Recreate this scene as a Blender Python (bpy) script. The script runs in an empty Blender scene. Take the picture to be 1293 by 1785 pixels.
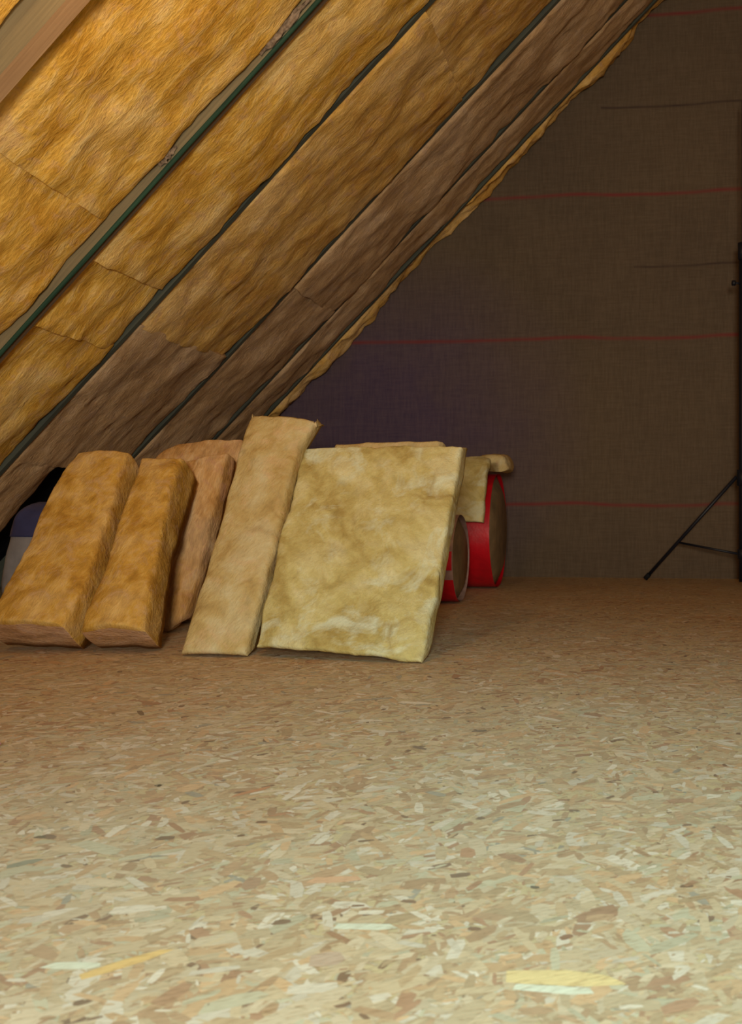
import bpy, bmesh, math, random
from mathutils import Vector, Matrix, noise
random.seed(7)
C = bpy.context.scene.collection
SC = bpy.context.scene

# ------------------------------------------------------------ camera, light, exposure
YAW = math.radians(6)
FPX = 1500.0
cx = 1100 - FPX * math.tan(YAW)
cd = bpy.data.cameras.new('camera'); cam = bpy.data.objects.new('camera', cd); C.objects.link(cam)
cam.location = (0, 0, .6)
cam.rotation_euler = (math.radians(90), 0, YAW)
cd.sensor_width = 36; cd.lens = FPX / 1785 * 36
cd.shift_x = (646.5 - cx) / 1785
cd.shift_y = (880 - 892.5) / 1785
cd.clip_start = .02
cd.dof.use_dof = True; cd.dof.focus_distance = 3.2; cd.dof.aperture_fstop = 6
SC.camera = cam
SC.view_settings.view_transform = 'Standard'; SC.view_settings.look = 'None'
SC.view_settings.gamma = 1; SC.view_settings.exposure = -.12
SC.cycles.max_bounces = 5

w = bpy.data.worlds.new('world'); SC.world = w; w.use_nodes = True
w.node_tree.nodes['Background'].inputs[0].default_value = (.30, .26, .62, 1)
w.node_tree.nodes['Background'].inputs[1].default_value = .22

def light(name, kind, loc, power, col, size=.3, aim=None, spot=None, blend=.8):
    l = bpy.data.lights.new(name, kind); o = bpy.data.objects.new(name, l); C.objects.link(o)
    o.location = loc; l.energy = power; l.color = col
    if kind == 'AREA': l.size = size
    else: l.shadow_soft_size = size
    if kind == 'SPOT': l.spot_size = spot; l.spot_blend = blend
    if aim: o.rotation_euler = (Vector(aim) - Vector(loc)).to_track_quat('-Z', 'Y').to_euler()
    return o
light('hanging_bulb', 'POINT', (-1.25, 2.25, 2.5), 25, (1, .60, .26), .08)
light('skylight_beam', 'SPOT', (.35, -.25, 2.1), 300, (.40, .92, 1), .25, aim=(.05, 1.2, 0), spot=math.radians(74), blend=1)
light('rear_fill', 'AREA', (.2, -1.5, 1.0), 195, (.98, .90, .72), .6, aim=(-1.6, 5.0, 3.0))  # added soft fill from behind the camera; no window is built there

# ------------------------------------------------------------ helpers
def tag(o, label=None, cat=None, group=None, kind=None):
    if label: o['label'] = label
    if cat: o['category'] = cat
    if group: o['group'] = group
    if kind: o['kind'] = kind
    return o
def mesh(name, vs, fs, mat, parent=None, origin=None, smooth=True, local=False):
    me = bpy.data.meshes.new(name)
    org = Vector(origin) if origin is not None else Vector((0, 0, 0))
    me.from_pydata([tuple(Vector(v) - org) for v in vs], [], fs)
    me.validate(); me.update()
    bm = bmesh.new(); bm.from_mesh(me); bmesh.ops.recalc_face_normals(bm, faces=bm.faces); bm.to_mesh(me); bm.free()
    for p in me.polygons: p.use_smooth = smooth
    for m in (mat if isinstance(mat, list) else [mat]): me.materials.append(m)
    o = bpy.data.objects.new(name, me); C.objects.link(o)
    if parent is not None:
        o.parent = parent; o.location = org - parent_world(parent)
    else: o.location = org
    return o
def parent_world(p):
    v = Vector((0, 0, 0))
    while p is not None: v += Vector(p.location); p = p.parent
    return v
def empty(name, loc):
    o = bpy.data.objects.new(name, None); C.objects.link(o); o.location = loc; o.empty_display_size = .1
    return o
def boxv(x0, x1, y0, y1, z0, z1):
    v = [(x, y, z) for x in (x0, x1) for y in (y0, y1) for z in (z0, z1)]
    f = [(0, 1, 3, 2), (4, 6, 7, 5), (0, 4, 5, 1), (2, 3, 7, 6), (0, 2, 6, 4), (1, 5, 7, 3)]
    return v, f
def tube(pts, r, n=12, r2=None):
    vs, fs = [], []
    pts = [Vector(p) for p in pts]
    for i, p in enumerate(pts):
        d = (pts[min(i+1, len(pts)-1)] - pts[max(i-1, 0)]).normalized()
        a = d.orthogonal().normalized(); b = d.cross(a)
        if i:  # keep frame
            a = (pa - d * pa.dot(d)).normalized(); b = d.cross(a)
        pa = a
        rr = r if r2 is None else r + (r2 - r) * i / (len(pts) - 1)
        for k in range(n):
            t = 2 * math.pi * k / n
            vs.append(p + a * (rr * math.cos(t)) + b * (rr * math.sin(t)))
    for i in range(len(pts)-1):
        for k in range(n):
            fs.append((i*n+k, i*n+(k+1) % n, (i+1)*n+(k+1) % n, (i+1)*n+k))
    fs.append(tuple(range(n))[::-1]); fs.append(tuple(range((len(pts)-1)*n, len(pts)*n)))
    return vs, fs
def merge(*parts):
    V, F = [], []
    for v, f in parts:
        o = len(V); V += list(v); F += [tuple(i + o for i in q) for q in f]
    return V, F

# ------------------------------------------------------------ materials
def newmat(name, rough=.8, spec=.3):
    m = bpy.data.materials.new(name); m.use_nodes = True
    nt = m.node_tree; b = nt.nodes['Principled BSDF']
    b.inputs['Roughness'].default_value = rough
    b.inputs['Specular IOR Level'].default_value = spec
    return m, nt, b
def N(nt, t, **kw):
    n = nt.nodes.new(t)
    for k, v in kw.items():
        if hasattr(n, k): setattr(n, k, v)
        else: n.inputs[k.replace('_', ' ')].default_value = v
    return n
def ramp(nt, fac, stops, interp='LINEAR'):
    r = nt.nodes.new('ShaderNodeValToRGB'); r.color_ramp.interpolation = interp
    e = r.color_ramp.elements
    while len(e) < len(stops): e.new(.5)
    for i, (p, c) in enumerate(stops):
        e[i].position = p; e[i].color = (*c, 1)
    nt.links.new(fac, r.inputs[0]); return r.outputs[0]
def mix(nt, fac, a, b, mode='MIX'):
    n = nt.nodes.new('ShaderNodeMix'); n.data_type = 'RGBA'; n.blend_type = mode
    for sock, v in ((n.inputs[0], fac), (n.inputs[6], a), (n.inputs[7], b)):
        if hasattr(v, 'links'): nt.links.new(v, sock)
        elif isinstance(v, tuple): sock.default_value = (*v, 1)
        else: sock.default_value = v
    return n.outputs[2]
def coords(nt, rot=(0, 0, 0), scale=(1, 1, 1), loc=(0, 0, 0)):
    tc = nt.nodes.new('ShaderNodeTexCoord'); mp = nt.nodes.new('ShaderNodeMapping')
    mp.vector_type = 'TEXTURE'   # rotate first, then scale (inverse order)
    nt.links.new(tc.outputs['Object'], mp.inputs[0])
    mp.inputs['Rotation'].default_value = rot; mp.inputs['Location'].default_value = loc
    mp.inputs['Scale'].default_value = tuple(1/max(s, 1e-4) for s in scale)
    return mp.outputs[0]
def noisetex(nt, vec, scale, detail=4, rough=.55, dist=0):
    n = nt.nodes.new('ShaderNodeTexNoise'); nt.links.new(vec, n.inputs['Vector'])
    n.inputs['Scale'].default_value = scale; n.inputs['Detail'].default_value = detail
    n.inputs['Roughness'].default_value = rough; n.inputs['Distortion'].default_value = dist
    return n.outputs[0]
def bump(nt, b, h, strength=.4, dist=.01):
    n = nt.nodes.new('ShaderNodeBump'); n.inputs['Strength'].default_value = strength
    n.inputs['Distance'].default_value = dist
    nt.links.new(h, n.inputs['Height']); nt.links.new(n.outputs[0], b.inputs['Normal'])
def wool(name, dark, mid, light_, rot, stretch=(1.2, 7, 5), loc=(0, 0, 0), pinkish=(.6, .36, .24), streak=.8, pk=.5, cs=2.6, lum=13, hair=.28, crease=0):
    m, nt, b = newmat(name, .95, .1)
    v = coords(nt, rot, stretch, loc)
    v0 = coords(nt, (0, 0, 0), (1, 1, 1), loc)
    f1 = noisetex(nt, v, 4.2, 5, .6, .45)      # long fibres
    f2 = noisetex(nt, v0, cs, 3, .55, .6)     # broad cloudy tone
    f3 = noisetex(nt, v0, lum, 4, .65, .8)      # lumps
    base = ramp(nt, f2, [(.36, dark), (.5, mid), (.63, light_)])
    fib = ramp(nt, f1, [(.30, tuple(.5*c for c in dark)), (.44, dark), (.54, mid), (.66, light_)])
    c = mix(nt, streak*.62, base, fib)
    pm = ramp(nt, f3, [(.52, (0, 0, 0)), (.68, (1, 1, 1))])
    mm = nt.nodes.new('ShaderNodeMath'); mm.operation = 'MULTIPLY'; mm.inputs[1].default_value = pk
    nt.links.new(pm, mm.inputs[0])
    c = mix(nt, mm.outputs[0], c, pinkish)
    nt.links.new(c, b.inputs['Base Color'])
    f4 = noisetex(nt, coords(nt, rot, (stretch[0]*2, stretch[1], stretch[2]), loc), 14, 3, .6, .3)   # short hairs
    c = mix(nt, hair, c, ramp(nt, f4, [(.36, (.62, .58, .52)), (.5, (1, 1, 1)), (.64, (1.22, 1.20, 1.16))]), 'MULTIPLY')
    nt.links.new(c, b.inputs['Base Color'])
    if crease:      # shallow folds where the slab was bent; crease shading darkens the colour too
        vo = nt.nodes.new('ShaderNodeTexVoronoi'); vo.feature = 'DISTANCE_TO_EDGE'; vo.inputs['Scale'].default_value = 3.6
        ns = nt.nodes.new('ShaderNodeTexNoise'); ns.inputs['Scale'].default_value = 5; nt.links.new(v0, ns.inputs['Vector'])
        dv = mix(nt, .14, v0, ns.outputs['Color'], 'ADD'); nt.links.new(dv, vo.inputs['Vector'])
        cr_ = ramp(nt, vo.outputs['Distance'], [(.0, (0, 0, 0)), (.055, (1, 1, 1))])
        cmk = nt.nodes.new('ShaderNodeMath'); cmk.operation = 'MULTIPLY'; cmk.inputs[1].default_value = crease
        nt.links.new(ramp(nt, noisetex(nt, v0, 3.1, 2), [(.5, (0, 0, 0)), (.66, (1, 1, 1))]), cmk.inputs[0])
        c = mix(nt, cmk.outputs[0], c, mix(nt, 1.0, c, ramp(nt, vo.outputs['Distance'], [(0, (.60, .46, .30)), (.05, (1, 1, 1))]), 'MULTIPLY'))
        nt.links.new(c, b.inputs['Base Color'])
        a2 = nt.nodes.new('ShaderNodeMath'); a2.operation = 'ADD'; nt.links.new(f1, a2.inputs[0]); nt.links.new(mix(nt, cmk.outputs[0], (1, 1, 1), cr_), a2.inputs[1]); f1 = a2.outputs[0]
    ad = nt.nodes.new('ShaderNodeMath'); ad.operation = 'ADD'
    nt.links.new(f1, ad.inputs[0]); nt.links.new(f4, ad.inputs[1])
    bump(nt, b, ad.outputs[0], .35, .02)
    return m
PITCH = math.radians(45.33)
ROOFROT = (0, -PITCH, 0)
M = {}
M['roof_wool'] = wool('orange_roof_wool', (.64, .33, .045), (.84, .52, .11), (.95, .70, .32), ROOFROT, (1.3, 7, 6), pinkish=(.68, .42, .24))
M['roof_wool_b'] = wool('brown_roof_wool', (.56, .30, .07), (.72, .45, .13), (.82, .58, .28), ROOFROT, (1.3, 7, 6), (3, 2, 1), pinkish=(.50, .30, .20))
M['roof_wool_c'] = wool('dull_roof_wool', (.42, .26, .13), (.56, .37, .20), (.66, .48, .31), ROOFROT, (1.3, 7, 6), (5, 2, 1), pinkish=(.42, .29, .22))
M['orange_wool'] = wool('orange_batt_wool', (.38, .19, .03), (.54, .31, .06), (.66, .44, .17), (0, .3, 0), (5, 4, 2.4), pinkish=(.55, .36, .21), streak=.7, cs=5, hair=.15)
M['brown_wool'] = wool('brown_batt_wool', (.40, .19, .05), (.56, .32, .12), (.66, .46, .26), (0, .2, 0), (6, 4, 2), (1, 4, 0), pinkish=(.50, .27, .18), streak=.8)
M['pale_wool'] = wool('pale_batt_wool', (.40, .30, .10), (.54, .46, .19), (.64, .58, .33), (0, .9, 0), (2.2, 3, 4), (2, 0, 3), pinkish=(.64, .68, .52), streak=.5, pk=.75, cs=4.5, lum=5, hair=.08, crease=.5)
M['tan_wool'] = wool('tan_batt_wool', (.42, .28, .10), (.52, .40, .18), (.58, .50, .30), (0, .5, 0), (3, 3, 2.5), (0, 2, 3), pinkish=(.62, .42, .24), streak=.6, cs=5, lum=9, hair=.1, crease=.4)
M['end_wool'] = wool('cut_wool_end', (.36, .19, .08), (.50, .29, .15), (.58, .38, .24), (0, 0, 0), (2, 7, 9), (0, 2, 6), pinkish=(.50, .33, .25), streak=.8)

def wood(name, a, b_, rot=ROOFROT, stretch=(1, 22, 22)):
    m, nt, b = newmat(name, .75, .25)
    v = coords(nt, rot, stretch)
    f = noisetex(nt, v, 2.4, 5, .6, .5)
    nt.links.new(ramp(nt, f, [(.3, a), (.7, b_)]), b.inputs['Base Color'])
    bump(nt, b, f, .3, .004); return m
M['rafter'] = wood('grey_rafter_wood', (.17, .14, .085), (.26, .21, .12))
M['rafter_low'] = wood('brown_rafter_edge', (.36, .22, .12), (.50, .32, .18))
M['rafter_dark'] = wood('dark_rafter_wood', (.05, .06, .055), (.10, .11, .085))
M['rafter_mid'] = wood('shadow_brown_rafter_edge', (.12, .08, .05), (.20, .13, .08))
M['green'] = wood('green_strip', (.010, .030, .020), (.03, .08, .05))

def flat(name, col, rough=.6, spec=.4, n=0, nscale=20):
    m, nt, b = newmat(name, rough, spec)
    if n:
        f = noisetex(nt, coords(nt), nscale, 4)
        nt.links.new(ramp(nt, f, [(.3, tuple(c*(1-n) for c in col)), (.7, tuple(min(1, c*(1+n)) for c in col))]), b.inputs['Base Color'])
        bump(nt, b, f, .3, .01)
    else: b.inputs['Base Color'].default_value = (*col, 1)
    return m
M['deck'] = flat('black_roof_membrane', (.010, .009, .014), .9, .1, .3)
M['red'] = flat('red_film', (.50, .003, .012), .38, .5, .15, 14)
M['clear'] = flat('cloudy_film', (.30, .19, .16), .35, .5, .25, 22)
M['metal'] = flat('black_tube', (.008, .010, .018), .45, .4)
M['rubber'] = flat('black_rubber', (.01, .01, .012), .8, .2)
M['bag'] = flat('grey_film', (.20, .19, .20), .45, .4, .2, 9)
M['bagblue'] = flat('navy_film', (.03, .035, .10), .45, .4, .2, 9)
M['end_film'] = flat('dull_film_over_wool', (.20, .14, .075), .5, .4, .35, 9)
M['scrap'] = flat('grey_torn_membrane', (.20, .15, .11), .8, .2, .7, 40)
M['pink'] = flat('pink_paper', (.75, .42, .55), .7)

# wall membrane: brown woven sheet with thin printed red lines, laps between sheets
WY = 7.10
m, nt, b = newmat('brown_woven_membrane', .9, .1)
f_low = noisetex(nt, coords(nt, loc=(.4, 0, .3)), .9, 2, .5, .3)
th1 = noisetex(nt, coords(nt, scale=(1, 1, .10)), 75, 2, .6)
th2 = noisetex(nt, coords(nt, scale=(.10, 1, 1)), 75, 2, .6)
base = ramp(nt, f_low, [(.35, (.122, .090, .060)), (.65, (.142, .104, .066))])
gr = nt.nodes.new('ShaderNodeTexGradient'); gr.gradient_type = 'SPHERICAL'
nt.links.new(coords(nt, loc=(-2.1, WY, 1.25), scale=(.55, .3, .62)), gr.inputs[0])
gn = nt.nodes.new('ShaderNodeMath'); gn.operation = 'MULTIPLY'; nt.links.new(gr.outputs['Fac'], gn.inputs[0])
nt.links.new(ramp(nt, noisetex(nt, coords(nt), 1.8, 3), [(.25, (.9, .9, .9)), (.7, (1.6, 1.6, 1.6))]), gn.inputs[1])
base = mix(nt, gn.outputs[0], base, (.100, .068, .125))      # violet shade of the left corner, painted into the cloth colour
c = mix(nt, .14, base, ramp(nt, th1, [(.35, (.04, .03, .03)), (.65, (.21, .16, .12))]))
c = mix(nt, .10, c, ramp(nt, th2, [(.35, (.04, .03, .03)), (.65, (.21, .16, .12))]))
tc = nt.nodes.new('ShaderNodeTexCoord'); sp = nt.nodes.new('ShaderNodeSeparateXYZ'); nt.links.new(tc.outputs['Object'], sp.inputs[0])
wob = noisetex(nt, coords(nt, scale=(1, 1, 0)), 1.1, 2, .5)
def math_(op, a, b_):
    n = nt.nodes.new('ShaderNodeMath'); n.operation = op
    for i, v in enumerate((a, b_)):
        if hasattr(v, 'links'): nt.links.new(v, n.inputs[i])
        else: n.inputs[i].default_value = v
    return n.outputs[0]
zz = math_('ADD', sp.outputs['Z'], math_('MULTIPLY', math_('SUBTRACT', wob, .5), .06))
brk = noisetex(nt, coords(nt, scale=(1, 1, .2)), 3.5, 3, .6)
def band(z, half, xmin=None):
    d = math_('ABSOLUTE', math_('SUBTRACT', zz, z), 0)
    k = math_('SUBTRACT', 1, math_('DIVIDE', d, half))
    n = nt.nodes.new('ShaderNodeClamp'); nt.links.new(k, n.inputs[0]); k = n.outputs[0]
    if xmin is not None:
        k = math_('MULTIPLY', k, math_('GREATER_THAN', sp.outputs['X'], xmin))
    return math_('MULTIPLY', k, math_('ADD', .35, brk))
for z in (.605, 1.975, 3.155, 4.62):
    c = mix(nt, band(z, .024), c, (.21, .045, .045))
for z, xm in ((2.56, .02), (3.87, -.25), (1.30, 2)):
    c = mix(nt, band(z, .016, xm), c, (.07, .048, .04))
nt.links.new(c, b.inputs['Base Color'])
bump(nt, b, math_('ADD', th1, th2), .35, .004)
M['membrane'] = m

# OSB: strand colour is stored per strand, with fine grain on top
m, nt, b = newmat('osb_strands', .55, .35)
at = nt.nodes.new('ShaderNodeAttribute'); at.attribute_name = 'strand'
g1 = noisetex(nt, coords(nt, (0, 0, .5), (1, 4, 1)), 45, 4, .65, .5)
g2 = noisetex(nt, coords(nt, (0, 0, -.3)), 1.6, 3)
c = mix(nt, 1.0, at.outputs['Color'], ramp(nt, g1, [(.28, (.52, .42, .34)), (.46, (.92, .90, .88)), (.75, (1.06, 1.06, 1.06))]), 'MULTIPLY')
c = mix(nt, .25, c, ramp(nt, g2, [(.35, (.50, .32, .17)), (.65, (.60, .53, .37))]))
nt.links.new(c, b.inputs['Base Color'])
bump(nt, b, g1, .25, .004)
M['osb'] = m

# ------------------------------------------------------------ setting
TANP = math.tan(PITCH); X0 = -4.353
RX = 1.0; RZ = TANP * (RX - X0)
# floor board with strands pressed into its face
def osb_floor():
    V, F, COL = [], [], []
    bv, bf = boxv(-6.2, 7.6, -3, 7.3, -.04, 0)
    V += bv; F += bf; COL += [(.56, .42, .24)] * len(bf)
    pal = [((.62, .50, .30), 30), ((.68, .57, .37), 20), ((.52, .38, .21), 18), ((.66, .44, .23), 13), ((.48, .31, .17), 11),
           ((.76, .70, .53), 13), ((.56, .54, .36), 8), ((.42, .23, .13), 4), ((.17, .09, .06), 3.4), ((.34, .34, .27), 1.2)]
    cols = [p for p, _ in pal]; wts = [q for _, q in pal]
    def strand(x, y, L, W, a, z, col):
        ca, sa = math.cos(a), math.sin(a); o = len(V)
        j = lambda: random.uniform(.8, 1.15)
        for px, py in ((-L*j(), -W*.7*j()), (-L*.4, -W*j()), (L*.5, -W*j()), (L*j(), -W*.5), (L*.9*j(), W*.6*j()), (L*.1, W*j()), (-L*.8*j(), W*.8)):
            V.append((x + px*ca - py*sa, y + px*sa + py*ca, z))
        F.append(tuple(range(o, o+7))); COL.append(col)
    n = 0
    while n < 105000:
        y = .75 + 6.3 * random.random() ** 1.15
        xl, xr = -y*.80 - .35, y*.25 + .80
        x = random.uniform(xl, xr)
        s = random.random()
        big = random.random() < .10
        L = random.choice((.005, .008, .012, .017, .024, .032)) * random.uniform(.7, 1.3) * (1.5 if big else 1); W = L * random.uniform(.15, .42)
        a = random.gauss(.45, 1.0)
        k = random.choices(cols, wts)[0]; v = random.uniform(.74, 1.0)
        if k[0] < .30: L *= .45; W = L * random.uniform(.3, .6)
        strand(x, y, L, W, a, .0002 + .0007 * s, (min(1, k[0]*v), min(1, k[1]*v*.90), min(1, k[2]*v*.96))); n += 1
    for x, y, L, W, a, col in [(-.697, 1.618, .026, .009, -1.2, (.34, .19, .12)), (-.597, 1.308, .022, .014, -1.3, (.36, .20, .13)),
            (-.56, 1.00, .026, .012, 1.25, (.38, .20, .12)), (-.09, 1.085, .075, .018, .05, (.78, .56, .26)),
            (-.788, 1.727, .045, .008, .9, (.50, .20, .10)), (-1.405, 2.345, .035, .008, -.9, (.12, .06, .04)),
            (-1.06, 1.449, .010, .006, 0, (.06, .04, .03)), (-.84, 1.52, .036, .006, -.7, (.34, .15, .08)),
            (-.47, 1.335, .04, .013, .2, (.66, .34, .20)), (-.28, 1.46, .012, .022, .2, (.44, .21, .12)),
            (-.40, 1.10, .025, .018, .4, (.50, .34, .26)), (-.66, 1.06, .055, .010, .8, (.76, .46, .16)),
            (-.40, 2.25, .02, .009, .3, (.13, .09, .08)), (-.15, 1.34, .008, .005, 0, (.05, .05, .05)),
            (-.52, 2.08, .022, .008, -.5, (.14, .09, .08)), (-.09, 1.19, .012, .006, .7, (.2, .08, .05)),
            (-.22, 1.20, .010, .005, 0, (.16, .07, .05)), (-.50, 1.19, .013, .007, .3, (.14, .07, .05)),
            (-1.01, 1.34, .03, .010, .8, (.22, .22, .17)), (-.38, 1.19, .05, .010, .1, (.70, .68, .54)),
            (-.10, 1.06, .05, .009, .0, (.72, .70, .56)), (-.72, 1.05, .04, .009, .1, (.70, .68, .54))]:
        strand(x, y, L, W, a, .0010, col)
    o = mesh('floor', V, F, M['osb'], smooth=False)
    at = o.data.attributes.new('strand', 'FLOAT_COLOR', 'FACE')
    buf = []
    for cc in COL: buf += [*cc, 1.0]
    at.data.foreach_set('color', buf)
    return tag(o, kind='structure')
osb_floor()

# gable wall at the far end
gv = [(-5.4, WY, -.04), (2*RX+5.4, WY, -.04), (RX+.3, WY, RZ+.3), (RX-.3, WY, RZ+.3)]
V = gv + [(x, WY+.12, z) for x, y, z in gv]
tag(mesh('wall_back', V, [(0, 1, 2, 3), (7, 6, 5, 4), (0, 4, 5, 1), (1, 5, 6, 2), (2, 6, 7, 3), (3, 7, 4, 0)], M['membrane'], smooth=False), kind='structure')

U = Vector((math.cos(PITCH), 0, math.sin(PITCH)))      # up the slope
NN = Vector((math.sin(PITCH), 0, -math.cos(PITCH)))    # into the attic
def rp(z, y, n):      # point on the left roof slope at height z (on the rafter underside), pushed n into the attic
    return Vector((X0 + z / TANP, y, z)) + NN * n
# roof deck above the rafters (left slope) and the opposite slope
def slab4(a, b_, c_, d_, t):
    v = [a, b_, c_, d_] + [p + t for p in (a, b_, c_, d_)]
    return v, [(0, 1, 2, 3), (7, 6, 5, 4), (0, 4, 5, 1), (1, 5, 6, 2), (2, 6, 7, 3), (3, 7, 4, 0)]
l = slab4(rp(-.55, -3, -.22), rp(-.55, 7.3, -.22), rp(RZ+.15, 7.3, -.22), rp(RZ+.15, -3, -.22), NN * -.03)
tag(mesh('ceiling', *l, M['deck'], smooth=False), kind='structure')
mir = lambda p: Vector((2*RX - p.x, p.y, p.z))
r_ = slab4(mir(rp(-.3, -3, 0)), mir(rp(-.3, 7.3, 0)), mir(rp(RZ+.05, 7.3, 0)), mir(rp(RZ+.05, -3, 0)), Vector((-NN.x, 0, NN.z)) * -.12)
tag(mesh('ceiling', *r_, M['roof_wool_b'], smooth=False), kind='structure')

# ------------------------------------------------------------ wool slabs
def loft(name, rows, thick, mat, nu=14, nv=40, amp=.012, bul=.015, rnd=.03, seed=0, parent=None, back=None, rndv=None, ridge_k=.4, tdir=None, ragged=.008, fib=.004, smooth=True, endmat=None, freq=(7, 7, 7)):
    """A soft slab: rows of (left, right) points from bottom to top give the front face."""
    rows = [(Vector(a), Vector(b_)) for a, b_ in rows]
    def at(u, v):
        t = v * (len(rows)-1); i = min(int(t), len(rows)-2); k = t - i
        def cr(idx):
            p = [rows[max(0, min(len(rows)-1, i+q))][idx] for q in (-1, 0, 1, 2)]
            return .5 * ((2*p[1]) + (p[2]-p[0])*k + (2*p[0]-5*p[1]+4*p[2]-p[3])*k*k + (-p[0]+3*p[1]-3*p[2]+p[3])*k**3)
        return cr(0).lerp(cr(1), u)
    def nrm(u, v):
        e = .02
        du = at(min(1, u+e), v) - at(max(0, u-e), v); dv = at(u, min(1, v+e)) - at(u, max(0, v-e))
        n = du.cross(dv).normalized()
        return n
    back_dir = back
    wid = (rows[0][1]-rows[0][0]).length; hei = sum(((rows[i+1][0]-rows[i][0]).length for i in range(len(rows)-1)))
    V, F = [], []
    so = Vector((seed*3.7, seed*1.3, seed*2.1))
    def edges(n, size, rr_):   # denser samples near the edges
        r = min(.3, rr_ / max(size, .01))
        L = [0, r*.12, r*.35, r*.65, r]
        mid = [r + (1-2*r)*i/n for i in range(1, n)]
        return L + mid + [1-x for x in reversed(L)]
    rndv = rndv or rnd
    us, vv = edges(nu, wid, rnd), edges(nv, hei, rndv)
    for v in vv:
        for u in us:
            p = at(u, v); n = nrm(u, v)
            if back_dir is not None and n.dot(back_dir) > 0: n = -n
            du_, dv_ = min(u, 1-u)*wid, min(v, 1-v)*hei
            def q(d, r): return 0 if d >= r else r - math.sqrt(max(0, r*r - (r-d)**2))
            off = -max(q(du_, rnd), q(dv_, rndv)) + bul * (4*u*(1-u))**.6
            s = Vector((p.x*freq[0], p.y*freq[1], p.z*freq[2])) + so
            nz = noise.fractal(s*.35, 1, 2, 4) * amp * 1.2 + noise.fractal(s*1.3, .9, 2.1, 4) * amp * .6
            ridge = (1 - abs(noise.noise(s*.7 + Vector((9, 4, 2)))) * 6)
            nz -= max(0, ridge) * amp * ridge_k
            nz += noise.noise(s*5) * fib
            e = ragged * noise.noise(p*9 + so*2)
            e2 = ragged * noise.noise(p*9 - so*2)
            side = (rows[0][1]-rows[0][0]).normalized(); up = (at(u, 1)-at(u, 0)).normalized()
            p = p + n * (off + nz) + side * e * (1 if du_ < rnd*1.5 else 0) + up * e2 * (1 if dv_ < rnd*1.5 else 0)
            V.append(p)
    nU, nV = len(us), len(vv)
    for j in range(nV-1):
        for i in range(nU-1):
            F.append((j*nU+i, j*nU+i+1, (j+1)*nU+i+1, (j+1)*nU+i))
    mats = [mat] + ([endmat] if endmat else [])
    # side rings around the border, then the back
    ring = [(0, i) for i in range(nU)] + [(j, nU-1) for j in range(1, nV)] + [(nV-1, i) for i in range(nU-2, -1, -1)] + [(j, 0) for j in range(nV-2, 0, -1)]
    prev = [j*nU+i for j, i in ring]
    nend = []
    for k in range(1, 5):
        t = thick * k / 4; cur = []
        for j, i in ring:
            u, v = us[i], vv[j]
            p = at(u, v); n = nrm(u, v)
            if back_dir is not None and n.dot(back_dir) > 0: n = -n
            f_ = (V[j*nU+i] - p)
            inset = .35*rnd if k == 4 else 0
            ctr = at(.5, .5)
            td = -n if tdir is None else tdir
            q_ = p + td * t + n * (f_.dot(n)) * max(0, 1-k/3) + (f_ - n*f_.dot(n))
            q_ += (p*0 + Vector((noise.noise(q_*14), noise.noise(q_*14+Vector((5, 0, 0))), noise.noise(q_*14+Vector((0, 7, 0)))))) * .35 * amp
            q_ += (ctr - p).normalized() * inset
            V.append(q_); cur.append(len(V)-1)
        m_ = len(ring)
        for a in range(m_):
            F.append((prev[a], prev[(a+1) % m_], cur[(a+1) % m_], cur[a]))
            if endmat and ring[a][0] == 0 and ring[(a+1) % m_][0] == 0: nend.append(len(F)-1)
        prev = cur
    F.append(tuple(prev))
    zmin = min(v.z for v in V)
    org = Vector((sum(v.x for v in V)/len(V), sum(v.y for v in V)/len(V), zmin))
    o = mesh(name, V, F, mats, parent, org, smooth)
    if endmat:
        for k in nend: o.data.polygons[k].material_index = 1
    return o

RY = [2.83, 3.84, 4.56, 5.65, 6.45, 6.88]     # rafters, nearest first
def rafter(i, y, w_, n_out, label, mat, low, green=False):
    """A beam running up the slope; n_out = how far it stands out below the reference plane."""
    z0, z1 = -.02, RZ - .02
    root = empty('rafter', rp(0, y, 0))
    tag(root, label, 'rafter', 'rafters of the left roof slope')
    segs = 60
    V, F = [], []
    for k in range(segs+1):
        z = z0 + (z1-z0)*k/segs
        wob = .006 * noise.noise(Vector((z*.9, y*3, 0)))
        for (yy, nn) in ((y-w_/2, -.19), (y-w_/2, n_out), (y+w_/2, n_out), (y+w_/2, -.19)):
            V.append(rp(z, yy + wob, nn + wob))
    for k in range(segs):
        for q in range(4):
            F.append((k*4+q, k*4+(q+1) % 4, (k+1)*4+(q+1) % 4, (k+1)*4+q))
    F += [(3, 2, 1, 0), tuple(segs*4+q for q in range(4))]
    o = mesh('beam', V, F, [mat, low], root, rp(0, y, 0), False)
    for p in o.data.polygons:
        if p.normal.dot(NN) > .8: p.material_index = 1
    # planed lower arris strip
    if green:
        g = []
        for z in [z0 + (z1-z0)*k/40 for k in range(41)]:
            g.append(rp(z, y-w_/2+.008 + .003*noise.noise(Vector((z*2, 3, 1))), n_out+.004))
        mesh('green_cord', *tube(g, .011, 8), M['green'], root, rp(0, y, 0))
    return root
rafter(0, RY[0], .075, .055, 'nearest rafter, wide grey-green beam with a brown lower edge at the upper left corner', M['rafter'], M['rafter_low'])
rafter(1, RY[1], .060, .030, 'second nearest rafter, with a dark green cord along its edge', M['rafter'], M['rafter_mid'], True)
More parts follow.
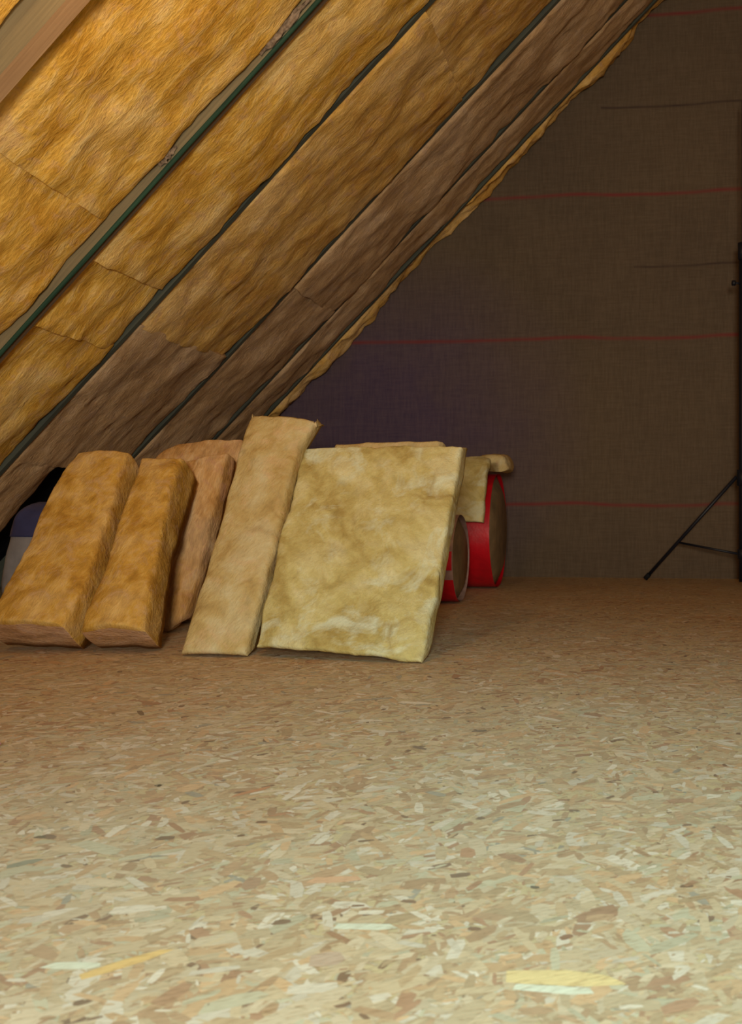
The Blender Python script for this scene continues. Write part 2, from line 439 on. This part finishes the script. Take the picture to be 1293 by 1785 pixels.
def torn_scrap(y, z, ln, wd, seed, name, mt):
    # crumpled torn piece clinging to the near face of the second rafter
    V, F = [], []; a, b_ = 22, 8
    for i in range(a+1):
        for j in range(b_+1):
            u, v = i/a, j/b_
            w_ = wd * (.45 + .55*math.sin(math.pi*min(1, u*1.1+.05))) * (1+.5*noise.noise(Vector((u*6, seed, v))))
            p = rp(z + ln*(u-.5)*math.sin(PITCH), y - .012 + .012*noise.noise(Vector((u*9, v*5, seed))), .012 + w_*(v-.5)*.8 + .008*noise.noise(Vector((u*7, v*7, seed+3))))
            V.append(p)
    n = len(V)
    V += [p + Vector((0, .004, 0)) for p in V]
    for k, fl_ in ((0, 1), (n, 0)):
        for i in range(a):
            for j in range(b_):
                q = [k+i*(b_+1)+j, k+(i+1)*(b_+1)+j, k+(i+1)*(b_+1)+j+1, k+i*(b_+1)+j+1]
                F.append(tuple(q if fl_ else q[::-1]))
    return mesh(name, V, F, M[mt], second, rp(0, RY[1], 0))
second = [o for o in bpy.data.objects if o.name.startswith('rafter')][1]
tag(torn_scrap(RY[1]-.035, 2.80, .34, .055, 1, 'torn_membrane_flap', 'scrap'), 'torn grey membrane flap')
torn_scrap(RY[1]-.035, 2.23, .12, .04, 5, 'torn_membrane_flap', 'scrap')
rafter(2, RY[2], .034, .004, 'thin blue-grey rafter third from the nearest, partly buried between orange wool batts', M['rafter_dark'], M['rafter_dark'])
rafter(3, RY[3], .036, .000, 'dark rafter fourth from the nearest, where orange wool gives way to dull brown wool', M['rafter_dark'], M['rafter_dark'])
rafter(4, RY[4], .034, .000, 'dark rafter second from the far gable wall, beside a narrow brown wool strip', M['rafter_dark'], M['rafter_dark'])
rafter(5, RY[5], .030, .010, 'dark rafter closest to the far gable wall, half covered by ragged wool', M['rafter_dark'], M['rafter_dark'])

def bay(y0, y1, z0, z1, n0, mat, label, seed, amp=.022, bul=.02, tilt=0, skew=0, rnd=.03, n1=None):
    rows = []
    k = max(2, int((z1-z0)/.25))
    for i in range(k+1):
        z = z0 + (z1-z0)*i/k
        t = i/k
        rows.append((rp(z, y0+.0, n0 + tilt*(1-t)), rp(z + skew, y1, (n0 if n1 is None else n1) + tilt*(1-t))))
    o = loft('roof_insulation_batt', rows, .13, M[mat], nu=max(8, int((y1-y0)/.035)), nv=max(12, int((z1-z0)*1.4/.05)), amp=amp, bul=bul, rnd=rnd, rndv=.007, ridge_k=.15, seed=seed, back=-NN, ragged=.012, fib=.006, freq=(4.5, 9, 4.5))
    return tag(o, label, 'insulation', 'wool batts between the rafters')
G = .012
bay(1.9, RY[0]-.045, 1.2, 3.2, -.05, 'roof_wool', 'orange wool batt in front of the nearest rafter, cut by the upper left corner', 1)
# between nearest rafter and the green-corded one
bay(RY[0]+.045, RY[1]-.035, .35, 1.99, -.052, 'roof_wool', 'orange wool batt left of the green-corded rafter, the lower one below a crosswise seam', 2, skew=-.03, n1=-.012)
bay(RY[0]+.045, RY[1]-.035, 1.955, RZ-.1, -.040, 'roof_wool', 'large streaky orange wool batt between the two nearest rafters, above the crosswise seam', 3, n1=-.012, skew=-.03)
bay(RY[1]+.035, RY[2]-.019, .2, 1.50, -.005, 'roof_wool', 'orange-brown wool batt right of the green-corded rafter, lowest of its bay at the left edge', 4, bul=.01)
bay(RY[1]+.035, RY[2]-.019, 1.475, 1.81, .002, 'roof_wool', 'short bright orange wool piece with a darker lower seam, between the second and third rafters', 5, bul=.012, amp=.026)
bay(RY[1]+.035, RY[2]-.019, 1.785, RZ-.1, .006, 'roof_wool', 'long orange wool batt between the second and third rafters, reaching the top of the view', 6, bul=.012)
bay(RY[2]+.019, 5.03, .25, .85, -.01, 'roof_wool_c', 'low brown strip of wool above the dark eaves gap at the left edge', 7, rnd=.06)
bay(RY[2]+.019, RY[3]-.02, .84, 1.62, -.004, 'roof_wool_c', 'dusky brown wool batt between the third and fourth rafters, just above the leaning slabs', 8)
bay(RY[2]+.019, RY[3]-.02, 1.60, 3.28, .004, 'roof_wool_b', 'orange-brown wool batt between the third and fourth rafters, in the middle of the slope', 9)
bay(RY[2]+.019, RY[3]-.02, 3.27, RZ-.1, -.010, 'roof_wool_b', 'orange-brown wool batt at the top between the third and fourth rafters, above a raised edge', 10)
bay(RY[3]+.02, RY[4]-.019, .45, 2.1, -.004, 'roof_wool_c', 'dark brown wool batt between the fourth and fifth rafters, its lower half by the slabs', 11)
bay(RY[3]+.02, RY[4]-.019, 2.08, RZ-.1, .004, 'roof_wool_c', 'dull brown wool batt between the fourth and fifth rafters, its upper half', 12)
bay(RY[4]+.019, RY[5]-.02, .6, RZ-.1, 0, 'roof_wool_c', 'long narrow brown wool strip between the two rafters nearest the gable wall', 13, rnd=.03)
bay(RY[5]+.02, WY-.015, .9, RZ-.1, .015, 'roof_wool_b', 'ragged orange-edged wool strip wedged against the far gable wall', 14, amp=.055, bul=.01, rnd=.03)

# ------------------------------------------------------------ leaning slabs on the floor
def lean(label, rows, thick, mat, seed, group='wool slabs leaning in a row', **kw):
    o = loft('insulation_slab', rows, thick, M[mat], seed=seed, back=Vector((0, 1, 0)), **kw)
    z = min((o.matrix_world if False else o.location).z + v.co.z for v in o.data.vertices)
    o.location.z -= z - .003
    return tag(o, label, 'insulation slab', group)
lean('leftmost leaning slab, orange-brown wool with a cut pinkish lower end', [
    ((-2.60, 3.19, .12), (-2.245, 3.19, .115)), ((-2.575, 3.32, .28), (-2.235, 3.32, .27)), ((-2.61, 3.55, .55), (-2.275, 3.53, .52)), ((-2.60, 3.80, .84), (-2.335, 3.80, .835))],
    .20, 'orange_wool', 21, amp=.014, endmat=M['end_wool'], rnd=.025)
lean('second leaning slab from the left, deep orange wool between two brown ones', [
    ((-2.195, 3.22, .10), (-1.93, 3.23, .11)), ((-2.215, 3.47, .437), (-2.00, 3.47, .415)), ((-2.29, 3.82, .815), (-2.09, 3.82, .83))],
    .18, 'orange_wool', 22, amp=.014, endmat=M['end_wool'], rnd=.025)
lean('narrow crumpled brown slab with a frayed pointed foot, third from the left', [
    ((-2.20, 3.85, .015), (-2.15, 3.85, .015)), ((-2.25, 3.83, .12), (-2.08, 3.83, .10)), ((-2.24, 3.93, .47), (-2.02, 3.93, .47)), ((-2.24, 4.06, .82), (-1.99, 4.06, .87))],
    .12, 'brown_wool', 23, amp=.022, rnd=.03, endmat=M['end_wool'])
lean('tallest leaning slab, narrow tan wool with its top end folded over to the right', [
    ((-1.775, 3.23, .015), (-1.505, 3.23, .015)), ((-1.773, 3.40, .26), (-1.503, 3.40, .26)), ((-1.775, 3.57, .52), (-1.500, 3.57, .52)), ((-1.775, 3.72, .80), (-1.500, 3.72, .79)), ((-1.77, 3.83, .985), (-1.46, 3.83, .955)), ((-1.765, 3.86, 1.0), (-1.45, 3.86, .975))],
    .10, 'tan_wool', 24, tdir=Vector((0, 1, 0)), rndv=.022, amp=.007, rnd=.02)
lean('widest leaning slab, pale yellow-cream wool with creases, at the right of the row', [
    ((-1.475, 3.25, .035), (-.785, 3.17, .006)), ((-1.490, 3.42, .27), (-.782, 3.42, .25)), ((-1.500, 3.61, .52), (-.777, 3.61, .50)), ((-1.515, 3.85, .848), (-.762, 3.85, .858))],
    .15, 'pale_wool', 25, tdir=Vector((0, 1, 0)), ridge_k=.7, amp=.012, nu=26, rnd=.018)
# second layer seen over their tops
lean('brown-orange slab behind the third leaning slab, its rounded top showing above', [
    ((-2.60, 4.10, .02), (-2.0, 4.10, .02)), ((-2.62, 4.24, .45), (-2.0, 4.24, .45)), ((-2.60, 4.38, .80), (-2.02, 4.38, .84)), ((-2.45, 4.44, .915), (-2.08, 4.44, .945))],
    .12, 'brown_wool', 26, group=None, amp=.014, rnd=.04)
lean('pale slab hidden behind the widest slab, only its lumpy top edge showing', [
    ((-1.50, 3.62, .02), (-.93, 3.62, .02)), ((-1.48, 3.88, .45), (-.92, 3.88, .45)), ((-1.44, 4.06, .862), (-.90, 4.06, .868))],
    .12, 'tan_wool', 27, group=None, amp=.02, rnd=.03)

# ------------------------------------------------------------ wrapped rolls behind the slabs
def roll(x0, x1, yc, r, label, band_x, core_mat, seed, wrap, stripe=None):
    root = empty('insulation_roll', ((x0+x1)/2, yc, 0)); tag(root, label, 'insulation roll')
    def cyl(xa, xb, rad, lumps, closed=True, nx=24, taper=0):
        vs, fs = [], []; n = 48
        for i in range(nx+1):
            x = xa + (xb-xa)*i/nx
            for k in range(n):
                t = 2*math.pi*k/n
                rr = rad * (1 + lumps*noise.noise(Vector((x*4, math.cos(t)*2+seed, math.sin(t)*2))))
                if taper:
                    e = min(1, (xb-x)/taper); rr *= .72 + .28*math.sqrt(max(0, 1-(1-e)**2))
                vs.append((x, yc+rr*math.cos(t), max(.003, r + rr*math.sin(t))))
        for i in range(nx):
            for k in range(n): fs.append((i*n+k, i*n+(k+1) % n, (i+1)*n+(k+1) % n, (i+1)*n+k))
        if closed: fs += [tuple(range(n))[::-1], tuple(range(nx*n, nx*n+n))]
        return vs, fs
    mesh('wool_core', *cyl(x0, x1, r*.965, .03, taper=.05), M[core_mat], root, ((x0+x1)/2, yc, 0))
    for (xa, xb, mt, nm) in wrap:
        mesh(nm, *cyl(xa, xb, r*.99, .03, False, 16), M[mt], root, ((x0+x1)/2, yc, 0))
    return root
roll(-2.05, -.945, 6.22, .415, 'large wool roll in red film before the gable wall, round end to the right', 0, 'end_film', 3,
     [(-2.05, -.965, 'red', 'red_wrapper')])
roll(-1.95, -1.04, 5.24, .27, 'smaller wool roll in cloudy film with red lower print, low behind the widest slab', 0, 'end_film', 8,
     [(-1.95, -1.045, 'clear', 'cloudy_wrapper')])
# red print on the smaller roll: lower strip of the wrapper and small blocks
small = [o for o in bpy.data.objects if o.name.startswith('insulation_roll')][-1]
def print_strip(xa, xb, t0, t1, name, mat, yc=5.24, r=.27):
    vs, fs = [], []; n = 14
    for i in range(9):
        x = xa + (xb-xa)*i/8
        for k in range(n+1):
            t = math.radians(t0 + (t1-t0)*k/n)
            rr = r*1.0 * (1 + .03*noise.noise(Vector((x*4, math.cos(t)*2+8, math.sin(t)*2)))) + .002
            vs.append((x, yc+rr*math.cos(t), max(.005, r+rr*math.sin(t))))
    for i in range(8):
        for k in range(n): fs.append((i*(n+1)+k, i*(n+1)+k+1, (i+1)*(n+1)+k+1, (i+1)*(n+1)+k))
    return mesh(name, vs, fs, mat, small, tuple(small.location))
print_strip(-1.95, -1.045, 205, 262, 'red_print_band', M['red'])
for k in range(6):
    print_strip(-1.60+k*.1, -1.55+k*.1, 168, 192, 'red_print_block', M['red'])

# yellow slab hanging down in front of the red roll and a pale offcut on top
o = lean('small yellow wool piece hanging in front of the large red roll', [
    ((-1.19, 5.73, .50), (-.985, 5.73, .485)), ((-1.19, 5.74, .70), (-.975, 5.74, .70)), ((-1.18, 5.80, .86), (-.965, 5.80, .86)), ((-1.18, 5.93, .93), (-.965, 5.93, .93))],
    .05, 'pale_wool', 31, group=None, amp=.006, rnd=.015)
o.name = 'wool_offcut'; o.location.z += .475; o.location.y -= .03
o = loft('wool_offcut', [((-1.30, 5.95, .915), (-1.30, 6.35, .915)), ((-1.1, 5.93, .93), (-1.1, 6.35, .93)), ((-.96, 5.92, .945), (-.96, 6.33, .95)), ((-.885, 5.92, .93), (-.885, 6.3, .93)), ((-.86, 5.93, .84), (-.86, 6.25, .84))],
    .06, M['tan_wool'], seed=32, back=Vector((.0, 0, -1)), amp=.008, rnd=.025)
tag(o, 'pale wool scrap on top of the large red roll, drooping at the right', 'insulation offcut')

# plastic sack tucked under the eaves behind the leftmost slab
def sack():
    root = empty('plastic_sack', (-2.97, 4.15, 0))
    tag(root, 'grey and navy plastic sack half hidden behind the leftmost slab under the eaves', 'sack')
    def body(zc0, zc1, grow):
        vs, fs = [], []; n, m_ = 32, 18
        for j in range(m_+1):
            v = j/m_; z = zc0 + (zc1-zc0)*v
            hz = z/.62
            prof = (max(0, 1-abs(2*hz-1)**3.2))**.5 * (.95 + .1*math.sin(hz*7))
            for k in range(n):
                t = 2*math.pi*k/n
                sx = math.copysign(abs(math.cos(t))**.6, math.cos(t)); sy = math.copysign(abs(math.sin(t))**.6, math.sin(t))
                w_ = 1 + .10*noise.noise(Vector((sx*2, sy*2, z*7)))
                vs.append((-2.97 + .185*(prof+.04)*sx*w_*grow, 4.15 + .17*(prof+.04)*sy*w_*grow, max(.003, z)))
        for j in range(m_):
            for k in range(n): fs.append((j*n+k, j*n+(k+1) % n, (j+1)*n+(k+1) % n, (j+1)*n+k))
        fs += [tuple(range(n))[::-1], tuple(range(m_*n, m_*n+n))]
        return vs, fs
    mesh('sack_body', *body(.0, .60, 1), M['bag'], root, (-2.97, 4.15, 0))
    tag(mesh('navy_panel', *body(.44, .615, 1.03), M['bagblue'], root, (-2.97, 4.15, 0)), 'navy blue upper part')
sack()

# ------------------------------------------------------------ tripod stand
def tripod():
    cxx, cyy = .824, 6.50
    root = empty('tripod_stand', (cxx, cyy, 0))
    tag(root, 'black tripod stand with a tall pole before the gable wall', 'tripod')
    P = lambda name, g, mt='metal': mesh(name, *g, M[mt], root, (cxx, cyy, 0))
    P('pole', tube([(cxx, cyy, .03), (cxx, cyy, 1.2), (cxx, cyy, 2.50)], .031, 16))
    P('upper_pole', tube([(cxx, cyy, 2.45), (cxx, cyy, 3.6)], .010, 14))
    P('collar', tube([(cxx, cyy, .74), (cxx, cyy, .86)], .046, 18))
    P('collar', tube([(cxx, cyy, .20), (cxx, cyy, .27)], .042, 18))
    P('clamp', tube([(cxx, cyy, 2.42), (cxx, cyy, 2.54)], .038, 18))
    P('knob', merge(tube([(cxx-.02, cyy-.01, 2.24), (cxx-.062, cyy-.02, 2.24)], .008, 8), tube([(cxx-.060, cyy-.02, 2.24), (cxx-.082, cyy-.025, 2.24)], .02, 12)))
    for a in (153, 273, 33):
        d = Vector((math.cos(math.radians(a)), math.sin(math.radians(a)), 0)); c0 = Vector((cxx, cyy, 0))
        foot = c0 + d*.80 + Vector((0, 0, .016)); top = c0 + d*.05 + Vector((0, 0, .81))
        l = P('leg', tube([top, top.lerp(foot, .5), foot], .0135, 12))
        e = foot + (foot-top).normalized()*.0
        f_ = tube([foot + (top-foot).normalized()*.05, foot], .019, 12)
        mesh('rubber_foot', *f_, M['rubber'], l, (cxx, cyy, 0))
        mid = top.lerp(foot, .63)
        P('brace', tube([c0 + d*.035 + Vector((0, 0, .235)), mid], .009, 10))
tripod()

# scrap on the floor at the left edge
vs = [(-1.62, 1.955, .004), (-1.565, 1.945, .006), (-1.545, 1.965, .010), (-1.555, 1.985, .005), (-1.60, 1.99, .011)]
tag(mesh('paper_scrap', vs + [(x, y, z+.003) for x, y, z in vs], [(4, 3, 2, 1, 0), (5, 6, 7, 8, 9)] + [(i, (i+1) % 5, 5+(i+1) % 5, 5+i) for i in range(5)], M['pink'], None, (-1.58, 1.97, .004), False),
    'tiny pink paper scrap on the floor at the left edge', 'scrap')
